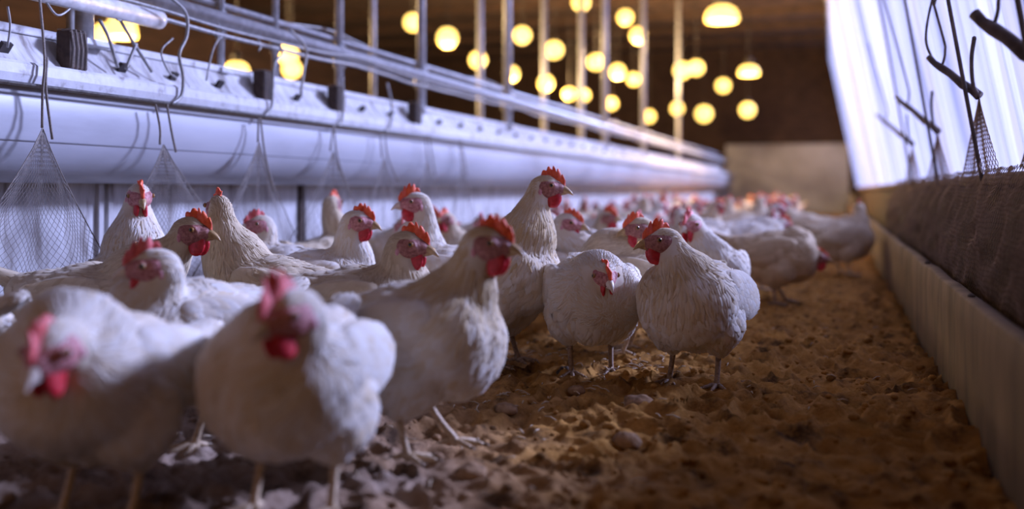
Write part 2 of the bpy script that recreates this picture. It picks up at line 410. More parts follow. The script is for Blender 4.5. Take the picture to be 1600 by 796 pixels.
lid = [(-2.085, 0.838), (-2.135, 0.90), (-2.15, 0.935), (-2.165, 0.935), (-2.165, 0.90), (-2.11, 0.838)]
q = MB(); q.extrude_profile(rel(lid), 0.6, 22.5, 80); q.build('back_board', 'wallwhite', tr, smooth=False)
q = MB(); q.box((-2.16 - X0, 11.5, 0.945), (0.035, 21.9, 0.024)); o = q.build('top_rail', 'rim', tr, smooth=False); bevel(o, 0.003)
q = MB(); q.tube([(-1.985 - X0, 0.6, 0.772), (-1.985 - X0, 22.5, 0.772)], 0.0055, 8); q.build('edge_rod', 'wire', tr)
q = MB(); q.extrude_profile(rel([(-2.029, 0.626), (-2.0245, 0.629), (-2.027, 0.632)]), 0.6, 22.5, 4); q.build('seam', 'plastic', tr)
yy = 2.2
for i in range(40):
    q = MB(); q.box((-2.108 - X0, yy, 0.874), (0.012, 0.030 + 0.014 * random.random(), 0.046), Matrix.Rotation(R(38), 3, 'Y')); q.build('slot', 'dark', tr, smooth=False)
    yy += 0.23 + 0.02 * random.random() + 0.01 * i

# rail pipe, thin upper pipe, cables
q = MB(); q.tube([(-2.10, 2.62, 1.115), (-2.10, 22.6, 1.10)], 0.029, 16)
rp = q.build('rail_pipe', 'pipe'); tag(rp, 'long thick galvanised rail pipe running above the feed trough into the distance', 'pipe')
q = MB(); q.tube([(-2.06, 0.6, 1.03), (-2.06, 2.80, 1.045)], 0.029, 16)
rp = q.build('rail_pipe', 'pipe'); tag(rp, 'short lower length of thick rail pipe at the top left corner', 'pipe')
q = MB(); q.tube([(-2.19, 1.2, 1.19), (-2.19, 22.6, 1.22)], 0.013, 10)
o = q.build('water_pipe', 'pipe'); tag(o, 'thin pale pipe running above the thick rail pipe', 'pipe')
for (x, z, rr, sg, lab) in ((-2.06, 1.06, 0.008, 0.012, 'slack grey cable strung just under the rail pipe'), (-2.22, 1.24, 0.006, 0.05, 'sagging cable strung highest above the rail pipe'), (-2.05, 1.10, 0.005, 0.03, 'thin wire looping from post to post just over the rail pipe')):
    pts = []
    y = 1.0
    while y < 22: pts.append((x + 0.008 * noise.noise(Vector((y * 2, x, 1))), y, z - sg * abs(math.sin(y * 1.45)) + 0.01 * noise.noise(Vector((y * 3, z, 2))))); y += 0.14
    q = MB(); q.tube(spline(pts, 2), rr, 6); o = q.build('cable', 'wire'); tag(o, lab, 'cable')

# posts
posts = [(112, -2.35, 0.016, 'short pale post stub rising behind the trough at far left', 'w'), (132, -2.16, 0.028, 'thickest pale post, nearest at far left beside a rusty bracket', 'w'),
         (345, -2.16, 0.014, 'pale thin steel post left of the pair of glowing lamps', 'w'), (430, -2.18, 0.014, 'pale steel post standing in front of the paired glowing lamps', 'w'),
         (530, -2.16, 0.019, 'bright white post in the middle of the trough line, brightest of all', 'w'), (583, -2.75, 0.019, 'pale post behind the pipes just right of the brightest post', 'w'),
         (658, -2.16, 0.024, 'white post crossing in front of the leftmost lone round lamp', 'w'), (750, -2.75, 0.028, 'dim grey post behind the rail, touching a low round lamp', 'w'),
         (793, -2.16, 0.030, 'broad pale post between the two stacked round lamps', 'w'), (850, -3.0, 0.032, 'dim grey post behind the rail near the caption corner lamps', 'w'),
         (908, -2.7, 0.034, 'dim grey post under the lamp cut off by the top edge', 'w'), (945, -2.16, 0.032, 'faint pale post right of the top edge lamp', 'w'),
         (1005, -2.16, 0.03, 'faint far pale post right of two clustered lamps', 'w'), (1060, -2.16, 0.03, 'farthest faint pale post on the trough line', 'w')]
posts[9] = (850, -3.0, 0.032, 'dim grey post behind the rail between two round lamps at right', 'w')
for i, (px, X, r, lab, _) in enumerate(posts):
    D = DX(px, X); p = P(px, HZ, D)
    t = empty('support_post', (p.x, p.y, 0.0)); tag(t, lab, 'post', 'support posts along the feed line')
    front = X > -2.3
    base = 0.93 if front else 0.0
    top = 3.5 if i else 1.12
    q = MB(); q.tube([(0, 0, base), (0, 0, top)], r, 14); q.build('pole', 'pipe', t)
    q = MB(); q.box((0, 0, base + 0.012), (r * 4, r * 4.4, 0.02)); o = q.build('foot_plate', 'pipe', t, smooth=False); bevel(o, 0.003)
    if front and i:
        q = MB(); q.tube([(0, -0.001, 1.06), (0, 0, 1.16)], r * 1.5, 14); q.tube([(0.0, -0.03, 1.105), (0.045, 0.0, 1.105), (0, 0.03, 1.105)], 0.008, 8)
        q.build('clamp', 'pipe', t)
# rusty brackets on the trough lid
for px, lab in ((108, 'dark rusty bracket block wound with string beside the nearest post'), (408, 'dark bracket block behind the bent hook left of centre'), (522, 'dark bracket block at the foot of the brightest post'), (645, 'dark bracket block at the foot of the post before the lone round lamp')):
    D = DX(px, -2.1); p = P(px, HZ, D)
    t = empty('bracket', (-2.10, p.y, 0.845)); tag(t, lab, 'bracket', 'bracket blocks on the feed trough')
    q = MB(); q.box((0.01, 0, 0.055), (0.05, 0.075, 0.11)); o = q.build('block', 'block', t, smooth=False); bevel(o, 0.006)
    q = MB()
    for k in range(4):
        y = -0.03 + 0.018 * k
        q.tube([(0.038, y, 0.0), (0.039, y + 0.006, 0.06), (0.037, y - 0.004, 0.113), (-0.015, y, 0.115)], 0.0017, 5)
    q.build('binding', 'string', t)

# bent hooks, sticks, strings (through picked points on the trough line)
def strand_thing(name, pts, X, rr, mat, lab, cat, group=None, n=5):
    w = [PX(a, b, X if not isinstance(X, (list, tuple)) else X[i]) for i, (a, b) in enumerate(pts)]
    q = MB(); q.tube(spline(w, n), rr, 7); o = q.build(name, mat); tag(o, lab, cat, group); return o
hooks = [([(264, -6), (290, 20), (292, 55), (280, 85), (286, 120), (283, 150), (268, 163)], 'bent wire hook with a hairpin bow, holding the trough rod above the second net bag'),
         ([(437, 70), (441, 85), (429, 100), (426, 140), (424, 168), (413, 183)], 'bent wire hook just left of the paired glowing lamps'),
         ([(452, 46), (478, 75), (474, 115), (470, 148)], 'thin curved wire hook right of the paired glowing lamps'),
         ([(535, 120), (536, 160), (534, 190), (528, 197)], 'thin straight hook below the brightest post'),
         ([(605, 130), (612, 165), (609, 200), (600, 205)], 'thin hook halfway between the two brightest front posts')]
for pts, lab in hooks:
    strand_thing('wire_hook', pts, -1.978, 0.0055, 'wire', lab, 'hook', 'wire hooks on the trough')
sticks = [([(155, 30), (170, 60), (184, 106)], 'dark thin stick leaning left under the rail pipe, beside the bell lamp'), ([(186, 28), (208, 66), (237, 112)], 'long thin stick crossing in front of the bell lamp'), ([(213, 68), (205, 88), (197, 108)], 'short green stick crossing the long stick')]
for pts, lab in sticks:
    strand_thing('stick', pts, -2.075, 0.0055, 'wire', lab, 'stick', 'sticks under the rail pipe')
loops = [([(12, 10), (16, 40), (12, 74)], 'short dark cord at the left edge above the trough'), ([(182, 6), (196, 24), (186, 32), (176, 22)], 'twist of wire wrapped round the rail pipe at its joint'), ([(340, 36), (347, 50), (344, 60), (336, 50)], 'wire knot tied round the pipe at the thin post'), ([(342, 60), (332, 80), (322, 126)], 'wire strand falling from the knot to the trough'),
         ([(70, 0), (90, 24), (112, 10), (114, -4)], 'drooping wire loop over the rail pipe at top left'), ([(402, 60), (408, 70), (404, 80)], 'small wire tie round the rail pipe near the bent hook'), ([(270, 60), (252, 80), (262, 110), (276, 122)], 'crooked thin wire behind the hairpin hook')]
for pts, lab in loops:
    strand_thing('wire_strand', pts, -2.055, 0.0032, 'wire', lab, 'wire', 'wire ties on the rail pipe')
# net bags on the left
bags = [((66, 200), [((62, -5), -2.05), ((70, 90), -1.975), ((67, 140), -1.97), ((66, 200), -1.965)], [((74, 90), -1.975), ((72, 140), -1.97), ((82, 218), -1.965)], (-130, 190), 'net bag hung farthest left on long twine'),
        ((255, 226), [((243, 163), -1.975), ((250, 200), -1.968), ((250, 226), -1.965)], [((261, 163), -1.975), ((268, 205), -1.965), ((275, 238), -1.965)], (130, 400), 'net bag hanging in front of the trough behind the upright white hen'),
        ((404, 222), [((404, 184), -1.975), ((403, 222), -1.965)], [((407, 184), -1.975), ((414, 240), -1.965), ((428, 300), -1.965)], (300, 480), 'net bag below the bent hook, third from the left'),
        ((520, 236), [((521, 196), -1.975), ((516, 236), -1.965)], [((522, 196), -1.975), ((527, 245), -1.965), ((545, 300), -1.965)], (430, 590), 'net bag below the brightest post'),
        ((600, 246), [((594, 205), -1.975), ((597, 246), -1.965)], [((601, 205), -1.975), ((606, 246), -1.965), ((622, 285), -1.965)], (540, 650), 'net bag hanging right of the brightest post'),
        ((668, 250), [((664, 212), -1.975), ((668, 250), -1.965)], [((670, 212), -1.975), ((680, 275), -1.965)], (620, 712), 'net bag above the hens right of centre'),
        ((722, 256), [((717, 220), -1.975), ((722, 256), -1.965)], [((720, 220), -1.975), ((730, 275), -1.965)], (690, 752), 'rightmost small net bag on the trough')]
for i, (ap, s1, s2, (xa, xb), lab) in enumerate(bags):
    t = empty('net_bag', (0, 0, 0)); a = PX(ap[0], ap[1], -1.965)
    t.location = a; tag(t, lab, 'net', 'net bags hung along the trough')
    for s in (s1, s2):
        q = MB(); q.tube([v - a for v in spline([PX(p[0], p[1], X) for p, X in s], 4)], 0.0038, 5); q.build('twine', 'string', t)
    ya = PX(xa, HZ, -1.965).y; yb = PX(xb, HZ, -1.965).y
    q = net_bag(Vector((0, 0, 0)), ya - a.y, yb - a.y, 0.22 - a.z, 0.0, 'netpale', nu=26 if i < 3 else 14, nv=38 if i < 3 else 20, r=0.0007, fold=0.03)
    q.build('netting', 'netpale', t, merge=False)
    q = MB()
    for ye, sgn in ((ya, -1), (yb, 1)):
        pts = []
        for k in range(9):
            v = k / 8; pts.append(Vector((0.002, (ye - a.y) * v ** 1.15, (0.22 - a.z) * v)))
        q.tube(pts, 0.0016, 5)
    q.build('edge_cord', 'string', t)

# pale vertical battens on the whitewashed wall, and one dark strip for a gap
for px in (157, 172, 470, 478):
    p = PX(px, HZ, -2.24); q = MB(); q.box((-2.243, p.y, 0.26), (0.014, 0.022, 0.52)); o = q.build('trim_2', 'wallwhite' if px != 470 else 'block', smooth=False); o['kind'] = 'structure'

# ------------------------------------------------------------------ right side braces and nets
for i, (a, b_, r, lab) in enumerate((((1520, 22), (1640, 108), 0.016, 'dark wooden brace nearest the camera at the top right corner'), ((1450, 90), (1530, 150), 0.013, 'second wooden brace before the white curtain'), ((1400, 152), (1465, 205), 0.013, 'third wooden brace before the white curtain'), ((1370, 180), (1425, 225), 0.013, 'fourth and farthest wooden brace before the white curtain'))):
    A = PX(a[0], a[1], 0.28); B = PX(b_[0], b_[1], 0.41)
    t = empty('wooden_brace', (B.x, B.y, B.z)); tag(t, lab, 'brace', 'wooden braces along the curtain')
    pts = [Vector((0, 0, 0)) + (A - B) * k / 7 + Vector((0.003 * math.sin(k * 2), 0, 0.004 * math.sin(k * 3.1))) for k in range(8)]
    q = MB(); q.tube(pts, [r * (1.1 - 0.05 * k + 0.08 * math.sin(k * 4)) for k in range(8)], 12); q.build('beam', 'wood', t)
    q = MB(); q.tube(spline([pts[5], pts[5] + Vector((0.01, 0.0, 0.05)), pts[5] + Vector((0.0, 0.02, 0.12)), pts[5] + Vector((-0.10, 0.02, 0.5))]), 0.004, 6); q.build('tie_wire', 'wood', t)
    q = MB(); q.tube(spline([pts[0], pts[0] + Vector((-0.02, -0.03, 0.03)), pts[0] + Vector((-0.03, -0.08, 0.10)), pts[0] + Vector((-0.04, -0.22, 0.14))]), 0.006, 6); q.build('branch', 'wood', t)
    q = MB(); q.tube([Vector((0.012, 0, -0.27)), Vector((curtain_x(B.z + 1.6) - 0.07 - B.x, 0.0, 1.6))], 0.006, 8); q.build('upright', 'wood', t)
    q = net_bag(Vector((0, 0, 0)), -0.28 - 0.08 * i, 0.34 + 0.06 * i, 0.548 - B.z, 0.0, 'netpale', nu=24, nv=18, r=0.0012, fold=0.012)
    q.build('netting', 'netbrown', t, merge=False)
    if i == 1:
        q = MB(); q.tube(spline([pts[6], pts[6] + Vector((-0.02, 0.05, 0.08)), pts[6] + Vector((0.0, 0.1, 0.2)), pts[6] + Vector((0.02, 0.05, 0.25)), pts[6] + Vector((0.0, 0.0, 0.18))]), 0.004, 6); q.build('hook', 'wood', t)

# ------------------------------------------------------------------ lamps
def lamp(px, py, D, dpx, kind, lab):
    p = P(px, py, D); r = dpx / 2 / F * D
    if kind == 'bell': nm = 'bell_lamp'
    elif kind == 'dome': nm = 'dome_lamp'
    else: nm = 'globe_lamp'
    t = empty(nm, p); tag(t, lab, 'lamp', {'bell': 'bell lamps at left', 'dome': 'dome lamps', 'globe': 'round hanging lamps'}[kind])
    q = MB(); q.tube([(0, 0, r * 1.1), (0, 0, 3.5 - p.z)], 0.006, 6); q.build('cord', 'socket', t)
    q = MB(); q.tube([(0, 0, r * 0.85), (0, 0, r * 1.1), (0, 0, r * 1.45)], [r * .42, r * .40, r * .15], 12); q.build('socket', 'socket', t)
    if kind == 'globe':
        q = MB(); q.ell((0, 0, 0), r, nu=20, nv=14); o = q.build('bulb', 'bulb', t)
    else:
        prof = [(0.30, 0.95), (0.55, 0.75), (0.80, 0.35), (0.96, -0.15), (1.05, -0.75), (1.0, -0.9)] if kind == 'bell' else [(0.2, 0.62), (0.5, 0.58), (0.8, 0.40), (0.97, 0.1), (1.02, -0.25), (0.9, -0.35)]
        n = 24; vs = []; fs = []
        for (a, z) in prof:
            for k in range(n): vs.append((a * r * math.cos(2 * math.pi * k / n), a * r * math.sin(2 * math.pi * k / n), z * r))
        for j in range(len(prof) - 1):
            for k in range(n): fs.append((j * n + k, j * n + (k + 1) % n, (j + 1) * n + (k + 1) % n, (j + 1) * n + k))
        fs.append(tuple(range(n))); fs.append(tuple((len(prof) - 1) * n + k for k in reversed(range(n))))
        q = MB(); q.add(vs, fs); q.build('shade', 'bulb', t)
    return t, p
LAMPS = [(190, 38, 8, 46, 'bell', 'large glowing bell lamp at upper left behind the sticks'), (160, 52, 9, 32, 'bell', 'smaller bell lamp half hidden behind the nearest post'),
         (370, 108, 8, 38, 'dome', 'glowing dome lamp low behind the rail pipe, right of the thin post'), (449, 84, 9, 34, 'globe', 'upper lamp of the overlapping pair behind the pipe'), (456, 108, 9.5, 30, 'globe', 'lower lamp of the overlapping pair behind the pipe'),
         (645, 35, 12, 28, 'globe', 'round lamp partly behind a white post at top centre'), (699, 59, 11, 32, 'globe', 'largest round lamp just right of the white post'), (747, 94, 12, 27, 'globe', 'round lamp low beside the dim grey post'),
         (816, 55, 12, 27, 'globe', 'upper round lamp right of the broad pale post'), (799, 115, 13, 24, 'globe', 'lower round lamp overlapping the broad pale post'), (866, 78, 12, 28, 'globe', 'round lamp above a slightly lower lamp, right of centre'),
         (853, 130, 14, 24, 'globe', 'lowest lone round lamp above the far trough'), (908, 3, 12, 28, 'globe', 'round lamp cut off by the top edge'), (977, 27, 13, 24, 'globe', 'upper left one of two touching round lamps at top'),
         (997, 55, 13, 25, 'globe', 'lower right one of two touching round lamps at top'), (1128, 25, 13, 52, 'dome', 'wide shallow dome lamp alone at top right'), (931, 97, 13, 25, 'globe', 'round lamp below and right of a pale post, far right group'),
         (890, 147, 14, 20, 'globe', 'left one of two touching low lamps above the far trough'), (912, 149, 14, 20, 'globe', 'right one of two touching low lamps above the far trough'), (965, 112, 15, 24, 'globe', 'far round lamp at the left of the distant row'), (990, 124, 16, 20, 'globe', 'far round lamp second in the distant row'),
         (1066, 110, 17, 26, 'globe', 'far round lamp left of a touching pair'), (1088, 106, 15, 24, 'globe', 'far round lamp right of a touching pair'), (1170, 112, 16, 32, 'dome', 'far dome lamp high on the right'), (1130, 134, 18, 22, 'globe', 'far lamp left of and below the far dome lamp'),
         (1168, 172, 18, 24, 'globe', 'rightmost low far lamp'), (1100, 178, 19, 26, 'globe', 'low far lamp near the end wall, right of others'), (1058, 170, 18, 20, 'globe', 'low far lamp in the middle of the distant row'), (1014, 182, 18, 20, 'globe', 'lowest lamp of the distant row on the left'), (955, 162, 16, 20, 'globe', 'low far lamp just above the trough end')]
for i, a in enumerate(LAMPS):
    t, p = lamp(*a)
    if i in (0, 2, 6, 9, 11, 14, 15, 19, 23):
        d = bpy.data.lights.new('lamp_light', 'POINT'); d.energy = 190; d.color = WARM; d.shadow_soft_size = 0.12
        o = bpy.data.objects.new('lamp_light', d); col.objects.link(o); o.parent = t; o.location = (0, 0, -0.28)

# ------------------------------------------------------------------ hens
def remeshed(mb, voxel, smooth=6):
    me = mb.mesh('tmp', 'feather'); o = bpy.data.objects.new('tmp', me); col.objects.link(o)
    md = o.modifiers.new('r', 'REMESH'); md.mode = 'VOXEL'; md.voxel_size = voxel
    m2 = o.modifiers.new('s', 'SMOOTH'); m2.factor = 0.6; m2.iterations = smooth
    dg = bpy.context.evaluated_depsgraph_get(); ev = o.evaluated_get(dg)
    r = bpy.data.meshes.new_from_object(ev); bpy.data.objects.remove(o)
    return r
def mesh_arrays(me):
    n = len(me.vertices); co = np.empty(n * 3, np.float32); me.vertices.foreach_get('co', co)
    return co.reshape(-1, 3)
def leaf(bv, p, nrm, d, L, W, lift, a, out, rows=4):
    d = (d - nrm * d.dot(nrm))
    if d.length < 1e-4: return
    d.normalize(); s = nrm.cross(d)
    prof = (0.55, 0.95, 1.0, 0.72, 0.0)
    vs = []
    for k in range(rows + 1):
        t = k / rows
        q = p + d * (L * t)
        h = bv.find_nearest(q)
        if h[0] is not None:
            nn = h[1]
            if nn.dot(nrm) < 0.0: nn = nrm
            base = h[0]
        else: nn = nrm; base = q
        off = 0.0012 + lift * t
        wd = W * prof[k] if rows == 4 else W * (1 - t ** 3)
        wd = max(wd, W * 0.12)
        c = base + nn * off
        side = nn.cross(d); side = side.normalized() if side.length > 1e-5 else s
        vs += [c - side * wd * 0.5 - nn * 0.0011, c + nn * 0.0008, c + side * wd * 0.5 - nn * 0.0011]
    fs = []
    for k in range(rows):
        b0 = k * 3
        fs += [(b0, b0 + 1, b0 + 4, b0 + 3), (b0 + 1, b0 + 2, b0 + 5, b0 + 4)]
    out.add(vs, fs, a)

def hen_meshes(hd, hdir, detail=2, seed=0, pitch=0.0, fat=1.0, tail=1.0, leg_off=((0.0, 0.0), (0.0, 0.0)), puff=0.0, crown=0.0, legz=0.0, pale=0.0):
    """meshes of one bird in its own frame: x ahead, y left, z up, feet at z=0.  hd = head centre, hdir = where the beak points"""
    rnd = random.Random(seed)
    hdir = hdir.normalized(); hs = Vector((0, 0, 1)).cross(hdir).normalized(); hu = hdir.cross(hs).normalized()
    HM = Matrix((hdir, hs, hu)).transposed(); hd = Vector(hd); HSC = 1.17
    PM = Matrix.Rotation(-pitch, 3, 'Y')
    piv = Vector((-0.02, 0, 0.20))
    def T(v): return PM @ (Vector(v) - piv) + piv + Vector((0, 0, legz))
    mb = MB()
    f = fat
    for c, r in (((-0.105, 0, 0.222), (0.10, 0.092 * f, 0.083 * f)), ((-0.01, 0, 0.212), (0.155, 0.122 * f, 0.110 * f)), ((0.075, 0, 0.206), (0.098, 0.116 * f, 0.112 * f)), ((-0.02, 0, 0.165), (0.12, 0.095 * f, 0.08)),
                 ((-0.165, 0, 0.258), (0.065, 0.05, 0.040)), ((0.06, 0.055, 0.215), (0.10, 0.07 * f, 0.09)), ((0.06, -0.055, 0.215), (0.10, 0.07 * f, 0.09))):
        mb.ell(T(c), r, PM, 24, 16)
    # neck
    nb = T((0.075, 0, 0.255)); head = Vector(hd)
    nk = head - hdir * 0.018 - hu * 0.004
    reach = (nk - nb).length
    bdir = (T((0.2, 0, 0.36)) - T((0.075, 0, 0.255))).normalized()
    neck = bez(nb, nb + bdir * reach * 0.35, nk - (hdir * 0.25 + hu * 0.97).normalized() * reach * 0.38, nk, 22)
    rb = 0.082 + 0.02 * puff
    for i, p in enumerate(neck):
        t = i / 21; r = (rb * (1 - t) ** 1.35 + 0.0295 * (1 - (1 - t) ** 1.35)) if reach < 0.16 else (rb * (1 - t) ** 1.7 + 0.029 + 0.012 * math.sin(math.pi * t) * (1 - t) + 0.0 * t)
        if reach >= 0.16: r = min(r, rb)
        mb.ell(p, r + 0.004, None, 16, 10)
    mb.ell(head - hdir * 0.004 + hu * 0.004, (0.040, 0.0285, 0.031), HM, 16, 10)
    mb.ell(head + hdir * 0.018 + hu * 0.001, (0.026, 0.021, 0.022), HM, 16, 10)
    # thighs
    legs = []
    for s, (lx, ly) in zip((1, -1), leg_off):
        hip = T((0.0, s * 0.062, 0.165)); hock = Vector((-0.012 + lx * 0.4, s * 0.060 + ly * 0.4, 0.088)); foot = Vector((0.012 + lx, s * 0.062 + ly, 0.004))
        for k in range(9):
            t = k / 8; p = hip.lerp(hock, t); r = 0.062 * (1 - t) ** 0.9 + 0.0155
            mb.ell(p, (r * 1.1, r * 0.85, r), None, 14, 10)
        legs.append((hock, foot, s))
    vox = 0.0055 if detail == 2 else 0.0085
    base = remeshed(mb, vox, 9 if detail == 2 else 5)
    # gentle plumage undulation
    co = mesh_arrays(base); nr = np.empty(len(base.vertices) * 3, np.float32); base.vertices.foreach_get('normal', nr); nr = nr.reshape(-1, 3)
    hv = np.array(head)
    dh = np.linalg.norm(co - hv, axis=1)
    amp = np.clip((dh - 0.05) / 0.1, 0, 1)
    und = np.array([noise.noise(Vector((c[0] * 17 + seed, c[1] * 17, c[2] * 22))) + 0.5 * noise.noise(Vector((c[0] * 44, c[1] * 44 + seed, c[2] * 48))) for c in co])
    co = co + nr * (und * amp * 0.0055)[:, None]
    base.vertices.foreach_set('co', co.astype(np.float32).ravel()); base.update()
    faces = [tuple(p.vertices) for p in base.polygons]
    vco = [Vector(c) for c in co]
    bv = BVHTree.FromPolygons(vco, faces)
    # spine used for plumage flow, head -> tail
    tailp = T((-0.26, 0, 0.275))
    sp = [head + hdir * 0.02] + [Vector(p) for p in reversed(neck)] + [T((0.06, 0, 0.235)), T((0.0, 0, 0.235)), T((-0.06, 0, 0.24)), T((-0.13, 0, 0.25)), T((-0.19, 0, 0.262)), tailp]
    spn = np.array(sp); nsp = len(sp)
    tg = [(sp[min(i + 1, nsp - 1)] - sp[max(i - 1, 0)]).normalized() for i in range(nsp)]
    out = MB()
    bt = 0.45
    tints = np.clip(0.55 + 0.4 * und, 0, 1)
    out.v = [tuple(v) for v in vco]; out.f = list(faces); out.a = list(tints.astype(float))
    fc = head + hdir * 0.013 - hu * 0.004
    if detail >= 1:
        # poisson sampling over the faces
        areas = np.array([p.area for p in base.polygons]); cum = np.cumsum(areas); tot = cum[-1]
        N = int(tot / (0.0000075 if detail == 2 else 0.00004))
        ids = np.searchsorted(cum, np.random.RandomState(seed).rand(N) * tot)
        cell = {}; cs = 0.012
        items = []
        for fi in ids:
            fi = min(int(fi), len(faces) - 1); fv = faces[fi]
            wts = [rnd.random() for _ in fv]; sw = sum(wts)
            p = Vector((0, 0, 0))
            for wgt, vi in zip(wts, fv): p += vco[vi] * (wgt / sw)
            k = int(np.argmin(((spn - np.array(p)) ** 2).sum(1)))
            dH = (p - head).length
            if k <= 3 or dH < 0.045: sp_, L, W, lf, reg = 0.0045, 0.014, 0.0045, 0.0006, 'head'
            elif k <= 15: sp_, L, W, lf, reg = 0.0062, 0.040, 0.0065, 0.0015, 'neck'
            elif k <= 22: sp_, L, W, lf, reg = 0.0085, 0.042, 0.0105, 0.0022, 'cape'
            else: sp_, L, W, lf, reg = 0.0125, 0.036, 0.021, 0.0028, 'body'
            low = p.z < 0.14
            if low and reg != 'head': sp_, L, W, lf, reg = 0.0105, 0.026, 0.013, 0.003, 'thigh'
            if detail == 1: sp_ *= 2.0; W *= 1.8; L *= 1.25
            key = (int(p.x // cs), int(p.y // cs), int(p.z // cs)); ok = True
            for dx in (-1, 0, 1):
                for dy in (-1, 0, 1):
                    for dz in (-1, 0, 1):
                        for q2 in cell.get((key[0] + dx, key[1] + dy, key[2] + dz), ()):
                            if (q2 - p).length_squared < sp_ * sp_: ok = False; break
                        if not ok: break
                    if not ok: break
                if not ok: break
            if not ok: continue
            cell.setdefault(key, []).append(p)
            # keep the face bare
            q3 = HM.transposed() @ (p - head)
            if q3.x > -0.024 and q3.z < 0.016 and q3.length < 0.055 and abs(q3.y) > 0.008: continue
            if q3.x > 0.016 and q3.length < 0.06: continue
            items.append((p, base.polygons[fi].normal.copy(), k, L, W, lf, reg))
        for (p, nrm, k, L, W, lf, reg) in items:
            d = tg[k].copy()
            if reg == 'thigh': d = Vector((-0.25, 0, -1))
            elif reg == 'body':
                d = d + Vector((0, 0, -0.45)) * min(1, max(0, (0.30 - p.z) / 0.12))
            elif reg == 'cape':
                back = Vector((-1, 0, -0.55)); d = d * 0.6 + (back * 0.6 if p.z > 0.16 else Vector((-0.6, 0, -0.9)) * 0.4)
                if nrm.x > 0.4: d = Vector((0, nrm.y * 0.5, -1.0)) + tg[k] * 0.4
            j = 0.16 if reg in ('neck', 'head') else 0.22
            d = d + Vector((rnd.gauss(0, j), rnd.gauss(0, j), rnd.gauss(0, j)))
            a = min(1, max(0, rnd.gauss(0.72, 0.18) - (pale if reg in ('neck', 'head') else pale * 0.5 if reg == 'cape' or nrm.z > 0.5 else 0)))
            leaf(bv, p, nrm, d, L * rnd.uniform(0.75, 1.2), W * rnd.uniform(0.8, 1.2), lf * rnd.uniform(0.4, 1.5), a, out, 4 if reg in ('body', 'cape') else 3)
    meshes = {'plumage': out}
    # wings
    wings = []
    for s in (1, -1):
        wmb = MB(); WR = PM @ Matrix.Rotation(R(-s * 5), 3, 'Z') @ Matrix.Rotation(R(-9), 3, 'Y')
        wc = T((-0.035, s * 0.103 * f, 0.236))
        wmb.ell(wc, (0.125, 0.026, 0.062), WR, 24, 16)
        wmb.ell(wc + WR @ Vector((0.07, 0, -0.004)), (0.055, 0.028, 0.052), WR, 20, 14)
        wmb.ell(wc + WR @ Vector((-0.10, -s * 0.008, 0.010)), (0.065, 0.014, 0.028), WR, 20, 14)
        wm = remeshed(wmb, 0.0055 if detail == 2 else 0.009, 4)
        wco = [v.co.copy() for v in wm.vertices]; wf = [tuple(p.vertices) for p in wm.polygons]
        wout = MB(); wout.v = [tuple(v) for v in wco]; wout.f = list(wf); wout.a = [0.6] * len(wco)
        if detail >= 1:
            wb = BVHTree.FromPolygons(wco, wf)
            ax = WR @ Vector((-1, 0, -0.10)); dn = WR @ Vector((0, 0, -1)); sd = WR @ Vector((0, s, 0))
            # rows of coverts, then long flight feathers, laid like shingles from the shoulder back
            rowsn = 11 if detail == 2 else 6
            for rr in range(rowsn, -1, -1):
                xx = 0.11 - 0.20 * rr / rowsn
                nn = 9 if detail == 2 else 5
                for c in range(nn):
                    zz = 0.056 - 0.108 * c / (nn - 1) + rnd.uniform(-0.004, 0.004)
                    q = wc + WR @ Vector((xx + rnd.uniform(-0.006, 0.006), s * 0.03, zz))
                    h = wb.find_nearest(q)
                    if h[0] is None: continue
                    if h[1].dot(sd) < 0.15: continue
                    t = rr / rowsn; big = 0.03 + 0.030 * t
                    dd = ax + dn * (0.25 - 0.2 * t) * (1 if zz > -0.02 else -0.35)
                    leaf(wb, h[0], h[1], dd, big * rnd.uniform(.9, 1.15), 0.021 + 0.009 * t, 0.0018 + 0.002 * rnd.random(), min(1, max(0, rnd.gauss(0.72, 0.16))), wout)
        wings.append(wout)
    meshes['wing'] = wings
    # tail fan
    tdir = (PM @ Vector((-1, 0, 0.42))).normalized(); TM = Matrix((tdir, Vector((0, -1, 0)), tdir.cross(Vector((0, -1, 0))))).transposed()
    tb = T((-0.175, 0, 0.262)); tmb = MB()
    for q_ in range(7):
        t = q_ / 6; tmb.ell(tb + tdir * 0.085 * t * tail, (0.030, 0.034 - 0.008 * t, 0.026 - 0.014 * t), TM, 16, 12)
    tm = remeshed(tmb, 0.0055 if detail == 2 else 0.009, 3)
    tco = [v.co.copy() for v in tm.vertices]; tf = [tuple(p.vertices) for p in tm.polygons]; tbv = BVHTree.FromPolygons(tco, tf)
    tl = MB(); tl.v = [tuple(v) for v in tco]; tl.f = list(tf); tl.a = [0.6] * len(tco)
    if detail >= 1:
        for ri in range(7):
            for k in range(11):
                an = 2 * math.pi * (k + 0.5 * (ri % 2)) / 11
                q_ = tb + tdir * (0.095 - 0.105 * ri / 6) * tail + TM @ Vector((0, 0.05 * math.cos(an), 0.05 * math.sin(an)))
                h = tbv.find_nearest(q_)
                if h[0] is None: continue
                leaf(tbv, h[0], h[1], tdir + Vector((0, rnd.gauss(0, .06), rnd.gauss(0, .06))), 0.05 * rnd.uniform(.85, 1.15), 0.021, 0.002 * rnd.uniform(.5, 1.5), rnd.uniform(0.45, 0.9), tl)
    meshes['tail'] = tl
    # face
    fm = MB()
    fm.ell(head + hdir * 0.006 - hu * 0.002, (0.0315, 0.0268, 0.0235), HM, 20, 14)
    fm.ell(head + hdir * 0.026 - hu * 0.001, (0.019, 0.0165, 0.0165), HM, 16, 12)
    fm.ell(head - hdir * 0.005 - hu * 0.014, (0.022, 0.0262, 0.0185), HM, 16, 12)
